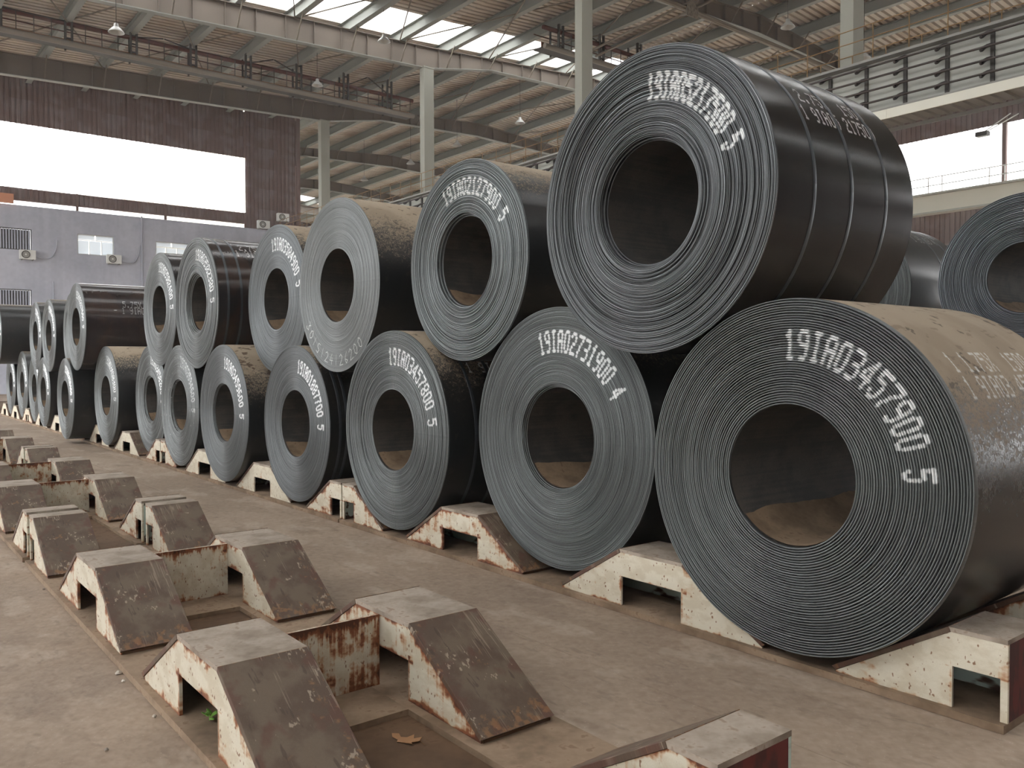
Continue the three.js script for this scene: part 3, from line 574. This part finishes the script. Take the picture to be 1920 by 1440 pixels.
function tubeGeo(R, z0, z1, seg, inward, tail = 0, tailAt = 0) {
  const pos = [], uv = [], idx = [], rows = 2;
  for (let s = 0; s <= seg; s++) {
    const a = s / seg * 2 * Math.PI; let rad = R; if (tail) { const f = (((a - tailAt) / (2 * Math.PI)) % 1 + 1) % 1; rad = R - tail * f; }
    pos.push(rad * Math.cos(a), rad * Math.sin(a), z0, rad * Math.cos(a), rad * Math.sin(a), z1); uv.push(s / seg, 0, s / seg, 1);
  }
  for (let s = 0; s < seg; s++) { const a = s * 2; inward ? idx.push(a, a + 2, a + 1, a + 1, a + 2, a + 3) : idx.push(a, a + 1, a + 2, a + 1, a + 3, a + 2); }
  const g = new THREE.BufferGeometry(); g.setAttribute('position', new THREE.Float32BufferAttribute(pos, 3)); g.setAttribute('uv', new THREE.Float32BufferAttribute(uv, 2)); g.setIndex(idx); g.computeVertexNormals();
  const nrm = g.attributes.normal; for (let s = 0; s <= seg; s++) { const a = s / seg * 2 * Math.PI, k = inward ? -1 : 1; nrm.setXYZ(s * 2, k * Math.cos(a), k * Math.sin(a), 0); nrm.setXYZ(s * 2 + 1, k * Math.cos(a), k * Math.sin(a), 0); }
  return g;
}
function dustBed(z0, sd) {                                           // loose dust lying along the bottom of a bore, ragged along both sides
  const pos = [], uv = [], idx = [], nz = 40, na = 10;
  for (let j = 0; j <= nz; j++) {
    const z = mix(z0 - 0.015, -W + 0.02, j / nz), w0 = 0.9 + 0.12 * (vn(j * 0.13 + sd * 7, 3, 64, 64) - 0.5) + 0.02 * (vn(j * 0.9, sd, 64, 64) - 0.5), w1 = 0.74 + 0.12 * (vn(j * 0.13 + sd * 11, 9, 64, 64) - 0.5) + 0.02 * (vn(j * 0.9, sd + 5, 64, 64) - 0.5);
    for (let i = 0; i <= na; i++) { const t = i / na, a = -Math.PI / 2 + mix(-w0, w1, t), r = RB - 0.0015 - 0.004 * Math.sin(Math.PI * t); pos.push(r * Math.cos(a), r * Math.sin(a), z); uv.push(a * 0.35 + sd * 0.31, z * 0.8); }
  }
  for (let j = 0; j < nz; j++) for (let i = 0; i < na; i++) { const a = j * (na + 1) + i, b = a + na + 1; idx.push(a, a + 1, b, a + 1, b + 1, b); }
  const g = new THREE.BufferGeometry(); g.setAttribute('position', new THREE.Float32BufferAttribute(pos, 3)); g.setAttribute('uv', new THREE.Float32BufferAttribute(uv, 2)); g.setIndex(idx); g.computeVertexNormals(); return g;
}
const shared = new Map();
const mapOf = (k, f) => { if (!shared.has(k)) shared.set(k, f()); return shared.get(k); };
let coilNo = 0;
function steelCoil(x, y, z, R, opt, label, group) {
  const o = { R, seed: ++coilNo, wraps: 40, uneven: 0.3, jit: 0.004, groove: 0.008, inset: 0, insetDepth: 0.03, seg: 128, tw: 1024, th: 256, sw: 512, sh: 256, base: [104, 108, 108], band: 0.3, streaks: 6, bright: 0.4, dot: 10.8, a0: 92, adv: 6.6, steel: [28, 30, 31], tint: [35, 34, 33], rough: 0.3, metal: 0.0, ...opt };
  const t = thing('steel_coil', label, 'coil', [x, y, z], group);
  const { geo, z0, z1 } = faceGeo(o);
  const fm = mapOf(opt.shareFace ?? `f${o.seed}`, () => new THREE.MeshStandardMaterial({ map: faceMap(o), roughness: o.faceRough ?? 0.42, metalness: o.faceMetal ?? 0.5 }));
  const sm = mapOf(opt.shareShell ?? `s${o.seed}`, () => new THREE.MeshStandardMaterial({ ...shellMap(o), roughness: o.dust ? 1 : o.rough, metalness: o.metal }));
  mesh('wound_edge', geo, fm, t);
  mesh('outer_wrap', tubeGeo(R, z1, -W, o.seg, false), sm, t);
  mesh('bore', tubeGeo(RB, z0, -W, Math.min(o.seg, 96), true), M.bore[o.seed % 2], t);
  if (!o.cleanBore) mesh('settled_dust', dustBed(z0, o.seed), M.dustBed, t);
  mesh('rear_edge', cached(`rear${R.toFixed(3)}`, () => { const g = ringGeo([[R, -W], [(R + RB) / 2, -W - 0.003], [RB, -W]], 64, R); return g; }), M.rear, t);
  for (const s of o.straps ?? []) mesh('strap', cached(`st${R.toFixed(3)}`, () => { const p = [], w = 0.016, h = 0.0025; p.push([R - 0.001, w], [R + h, w - 0.001], [R + h, -w + 0.001], [R - 0.001, -w]); return ringGeo(p, 160, R); }), M.strap, t, [0, 0, -s]);
  if (o.tail !== undefined) {                                        // free end of the strip lying on the outer wrap
    const g = tubeGeo(R + 0.006, 0, -W, 60, false); const c = new THREE.CylinderGeometry(R + 0.005, R + 0.005, W, 40, 1, true, 0, 0.5); c.rotateX(Math.PI / 2); c.rotateZ(o.tail); c.translate(0, 0, -W / 2 + z1); mesh('strip_end', c, sm, t);
  }
  return t;
}
M.rear = std(0x4a4d50, 0.5, 0.4);
const XV = XB - PITCH / 2, tanA = Math.tan(slopeAng), cosA = Math.cos(slopeAng), YV = HB - (PITCH / 2 - FW) * tanA;
const lowC = (n, R) => ({ x: XV - n * PITCH, y: YV + R / cosA + 0.004, R });
function topC(a, b, R) { const p = lowC(a[0], a[1]), q = lowC(b[0], b[1]), A = p.R + R + 0.003, B = q.R + R + 0.003, d = Math.hypot(q.x - p.x, q.y - p.y), s = (A * A - B * B + d * d) / (2 * d), h = Math.sqrt(A * A - s * s), ex = (q.x - p.x) / d, ey = (q.y - p.y) / d; return { x: p.x + ex * s + ey * h, y: p.y + ey * s - ex * h, R }; }
const LR = [0.444, 0.461, 0.437, 0.415, 0.426, 0.433, 0.442, 0.446, 0.399, 0.41, 0.41, 0.43, 0.455, 0.44].map((r) => r * PITCH);
const LZ = [0.045, -0.068, 0.008, 0.015, 0.045, 0.01, -0.068, 0.043, 0.19, -0.2, 0.05, -0.012, -0.02, -0.02].map((d) => ZB + d * PITCH);
const near = { seg: 200, tw: 2048, th: 512, sw: 1024, sh: 512 };
const Lopt = [
  { ...near, wraps: 42, uneven: 0.14, groove: 0.015, jit: 0.003, base: [106, 110, 110], band: 0.12, streaks: 5, bright: 0.28, text: '19IA03457900 5', a0: 91.5, adv: 6.45, dust: 62, dustAt: 80, print: [['1 1.75X  1500', 43, 0.2, 0.11, 0.075], ['1 9IA03 457900', 34, 0.2, 0.11, 0.075]], rough: 0.26 },
  { ...near, wraps: 70, uneven: 0.4, groove: 0.004, jit: 0.003, base: [92, 96, 96], band: 0.22, streaks: 6, bright: 0.5, text: '19IA02731900 4', a0: 105, adv: 5.7, inset: 3, insetDepth: 0.03, dust: 44 },
  { ...near, wraps: 56, groove: 0.007, jit: 0.005, base: [99, 103, 103], band: 0.26, streaks: 7, bright: 0.5, text: '19IA03457800 5', a0: 94, adv: 6.4, dust: 52, print: [['1 9IA03 457800', 42, 0.33, 0.1, 0.075]], straps: [0.3, 0.55] },
  { ...near, th: 256, wraps: 64, groove: 0.004, jit: 0.003, base: [100, 104, 105], band: 0.16, streaks: 4, bright: 0.3, text: '19IA01887700 5', a0: 82, adv: 6.2, dust: 40, straps: [0.12, 0.2] },
  { ...near, th: 256, seg: 144, wraps: 60, groove: 0.004, jit: 0.003, base: [102, 106, 107], band: 0.16, streaks: 4, bright: 0.25, text: '19IA03459600 5', a0: 84, adv: 6.4, inset: 2, insetDepth: 0.03, dust: 66, rustSpots: true },
  { wraps: 44, groove: 0.005, jit: 0.003, text: '19IA03594600 5', fade: 0.5, a0: 80, adv: 6.3, spots: 60, inset: 2, dust: 30 },
  { wraps: 36, groove: 0.006, text: '19IA03458200 5', a0: 86, inset: 2, dust: 40 },
  { wraps: 36, groove: 0.006, text: '19IA03458300 5', a0: 84, dust: 50, shareShell: undefined },
];
const Llab = ['large steel coil painted 19IA03457900 5 with a beige dusty top and printed label', 'steel coil painted 19IA02731900 4 with a smooth face on the rack', 'steel coil painted 19IA03457800 5 resting on the rack', 'steel coil painted 19IA01887700 5 resting on the rack', 'steel coil with rust spots on its dusty back, painted number ending 9600 5', 'steel coil with a faded dotted number and chalk specks low on its face', 'steel coil wedged beneath two dark upper coils, partly hidden', 'lower coil with a bare dusty back where no upper coil rests', 'lower coil pushed out over the aisle beyond its rack', 'lower coil hidden behind the one pushed out over the aisle', 'lower coil beyond the one pushed out over the aisle', 'far lower coil second beyond the one pushed out over the aisle', 'far lower coil third beyond the one pushed out over the aisle', 'farthest lower coil in the loaded row'];
for (let n = 0; n < 14; n++) {
  const c = lowC(n, LR[n]);
  const far = { seg: 96, wraps: 26, groove: 0.008, text: '19IA03458400 5', a0: 86, tw: 1024, th: 128, dot: 14, shareFace: 'farFace' + n % 2, shareShell: 'farShell', dust: 16 };
  steelCoil(c.x, c.y, LZ[n], LR[n], Lopt[n] ?? far, Llab[n], 'lower layer of coils');
}
const up = [
  [0, 1, 0.441, 0.055, { ...near, wraps: 64, uneven: 0.7, groove: 0.005, jit: 0.009, base: [86, 89, 91], band: 0.4, streaks: 14, bright: 0.55, text: '19IA05217500 5', a0: 88, adv: 5.1, inset: 3, insetDepth: 0.05, straps: [0.365, 0.757, 1.158], print: [['2.75X  1500', 40, 0.46, 0.1, 0.068], ['1 9IA05 217500', 31, 0.4, 0.1, 0.058]], dust: 20, cleanBore: true, rough: 0.2, dot: 11.5 }, 'largest dark coil painted 19IA05217500 5 on top, bound with three straps'],
  [1, 2, 0.4, -0.055, { ...near, wraps: 40, uneven: 0.6, groove: 0.009, jit: 0.006, base: [104, 109, 110], band: 0.3, streaks: 9, bright: 0.5, text: '19IA02127900 5', a0: 118, adv: 6.6, inset: 2, insetDepth: 0.04, dust: 46 }, 'coil painted 19IA02127900 5 in the upper layer'],
  [2, 3, 0.423, 0.0, { ...near, th: 256, wraps: 70, groove: 0.003, jit: 0.002, base: [122, 126, 126], band: 0.12, streaks: 3, bright: 0.2, chalk: '3015124126200', c0: 208, dust: 64 }, 'pale smooth coil with handwritten chalk digits along its lower rim'],
  [3, 4, 0.43, -0.09, { ...near, th: 256, seg: 144, wraps: 56, groove: 0.004, jit: 0.003, base: [112, 117, 119], band: 0.16, streaks: 4, bright: 0.3, text: '19IA03584900 5', a0: 100, adv: 6.6, dust: 50 }, 'upper coil painted 19IA03584900 5 with a brown dusty back'],
  [4, 5, 0.434, 0.045, { seg: 128, wraps: 36, groove: 0.008, jit: 0.006, text: '19IA03582380 5', a0: 88, inset: 3, insetDepth: 0.06, straps: [0.14, 0.32], steel: [40, 35, 36], tint: [58, 44, 38], print: [['2.75X  1500', 60, 0.42, 0.13, 0.07], ['1 9IA03 582380', 51, 0.34, 0.13, 0.07]], rough: 0.2 }, 'dark glossy upper coil with straps and a printed white label'],
  [5, 6, 0.43, 0.0, { wraps: 34, groove: 0.007, text: '19IA03582400 5', a0: 88, steel: [40, 36, 37], tint: [58, 46, 39], rough: 0.2 }, 'upper coil at the end of the run, before the gap in the upper layer'],
  [7, 8, 0.412, 0.165, { seg: 128, wraps: 30, groove: 0.008, text: '19IA05217600 5', a0: 86, steel: [44, 37, 38], tint: [60, 46, 41], print: [['5.75X', 34, 0.7, 0.13, 0.075], ['- 1 9IA05 -', 25, 0.52, 0.13, 0.075]], rough: 0.2 }, 'upper coil beyond the gap with the label 5.75X on its dark side'],
  [8, 9, 0.42, 0.03, { shareFace: 'farFace0', shareShell: 'farShell', seg: 96, wraps: 26 }, 'upper coil second beyond the gap, mostly hidden'],
  [9, 10, 0.411, 0.07, { shareFace: 'farFace1', shareShell: 'farShell', seg: 96, wraps: 26 }, 'upper coil third beyond the gap'],
  [10, 11, 0.411, 0.05, { shareFace: 'farFace0', shareShell: 'farShell', seg: 96, wraps: 26 }, 'upper coil fourth beyond the gap'],
  [12, 13, 0.42, 0.2, { shareFace: 'farFace1', shareShell: 'farShell', seg: 96, wraps: 26 }, 'farthest upper coil with a long bare side'],
];
for (const [a, b, r, dz, opt, lab] of up) { const c = topC([a, LR[a]], [b, LR[b]], r * PITCH); steelCoil(c.x, c.y, ZB + dz * PITCH, r * PITCH, opt, lab, 'upper layer of coils'); }
// rows behind
const back = { shareShell: 'farShell', seg: 128, wraps: 30 };
for (const [n, r] of [[0, 0.44], [1, 0.44], [2, 0.44]]) { const c = lowC(n, r * PITCH); steelCoil(c.x, c.y, Z4, r * PITCH, { ...back, shareFace: 'backFace', wraps: 24 }, ['lower coil of the row behind, below the ridged coil and nearer the red end', 'lower coil of the row behind, between its two neighbours', 'lower coil of the row behind, beneath the dark strapped coil'][n], 'coils behind the front row'); }
{
  const r = 0.44 * PITCH, a = topC([0, r], [1, r], 0.43 * PITCH), b = topC([1, r], [2, r], 0.425 * PITCH);
  steelCoil(a.x, a.y, Z4, 0.43 * PITCH, { ...back, seg: 176, wraps: 32, groove: 0.014, uneven: 0.5, base: [112, 117, 122], text: '19IA03458900 5', a0: 92, tw: 2048 }, 'ridged coil in the upper layer of the row behind the largest coil', 'coils behind the front row');
  steelCoil(b.x, b.y, Z4, 0.425 * PITCH, { shareFace: 'backFace', straps: [0.9, 1.25], print: [['2.75X  1500', 60, 0.6, 0.12, 0.07], ['1 9IA03 45', 51, 0.6, 0.12, 0.07]], wraps: 30 }, 'dark strapped coil half seen between the largest coil and the ridged one', 'coils behind the front row');
  for (const n of [1, 2]) { const c = lowC(n, r); steelCoil(c.x, c.y, Z4 - 2.86, r, { ...back, shareFace: 'backFace', wraps: 24 }, ['', 'lower coil of the hindmost row, nearer the ridged coil', 'lower coil of the hindmost row, farther along the rack'][n], 'coils behind the front row'); }
  const c = topC([1, r], [2, r], 0.41 * PITCH); steelCoil(c.x, c.y, Z4 - 2.86, 0.41 * PITCH, { ...back, shareFace: 'backFace' }, 'grey coil edge in the hindmost row behind the ridged coil', 'coils behind the front row');
}

// ---------------------------------------------------------------- small things on the floor
{
  const s = new THREE.Shape(); [[-0.075, 0.01], [-0.05, 0.03], [-0.03, 0.012], [-0.005, 0.022], [0.015, 0.05], [0.03, 0.02], [0.065, 0.03], [0.075, -0.01], [0.04, -0.02], [0.06, -0.045], [0.01, -0.03], [-0.02, -0.04], [-0.03, -0.015], [-0.06, -0.012]].forEach(([x, y], i) => (i ? s.lineTo(x, y) : s.moveTo(x, y)));
  const g = new THREE.ExtrudeGeometry(s, { depth: 0.002, bevelEnabled: false }); g.rotateX(-Math.PI / 2); const p = g.attributes.position; for (let i = 0; i < p.count; i++) p.setY(i, p.getY(i) + 2.2 * (p.getX(i) ** 2 + p.getZ(i) ** 2)); g.computeVertexNormals();
  const o = thing('dry_leaf', 'curled tan dry leaf lying in the empty rack', 'leaf', [-3.13, 0.013, -1.89]); mesh('blade', g, std(0x9a7350, 0.9), o); mesh('stalk', rod([0.07, 0.012, 0], [0.11, 0.004, 0.02], 0.0015, 5), std(0x6e5236, 0.9), o); o.rotation.y = 0.5;
  const w = thing('weed', 'tiny green weed growing at the mouth of a rack tunnel', 'plant', [-3.81, S0 + 0.001, -1.27]); const lm = std(0x7fb04e, 0.7); seed(5);
  for (let k = 0; k < 7; k++) { const l = new THREE.SphereGeometry(0.014, 8, 5); l.scale(1.5, 0.25, 0.8); l.translate(0.018, 0, 0); const m = mesh('leaf', l, lm, w, [rr(-0.012, 0.012), 0.012 + k * 0.003, rr(-0.012, 0.012)]); m.rotation.set(rr(-0.3, 0.3), k * 0.95, rr(0.1, 0.6)); }
  mesh('stem', rod([0, 0, 0], [0.003, 0.03, 0.002], 0.002, 5), lm, w);
}
{
  seed(91); const pm = [std(0xb7aea2, 0.95), std(0x8f857a, 0.95), std(0xcfc8bc, 0.95)];
  const spots = [[-4.8, -1.12, 'by the base of the empty rack, largest of the row'], [-6.95, -1.12, 'by the base of the empty rack near its split block'], [-4.66, -1.11, 'between two larger stones along the empty rack'], [-4.1, -1.11, 'beside the base strip where the weed grows'], [-3.87, -0.85, 'alone on the floor before the empty rack']];
  spots.forEach(([x, z, where], i) => { const g = new THREE.IcosahedronGeometry(i === 0 ? 0.016 : 0.009, 1), p = g.attributes.position; for (let k = 0; k < p.count; k++) { const f = 0.75 + 0.5 * TBL[(Math.round(p.getX(k) * 9000) * 31 + Math.round(p.getY(k) * 9000) * 57 + i * 999) & 65535]; p.setXYZ(k, p.getX(k) * f * 1.3, p.getY(k) * f * 0.7, p.getZ(k) * f); } g.computeVertexNormals(); const o = mesh('pebble', g, pm[i % 3], scene, [x, 0.007, z]); o.userData = { label: `small pale stone chip ${where}`, category: 'stone', group: 'stone chips on the floor' }; });
}
renderer.render(scene, camera);
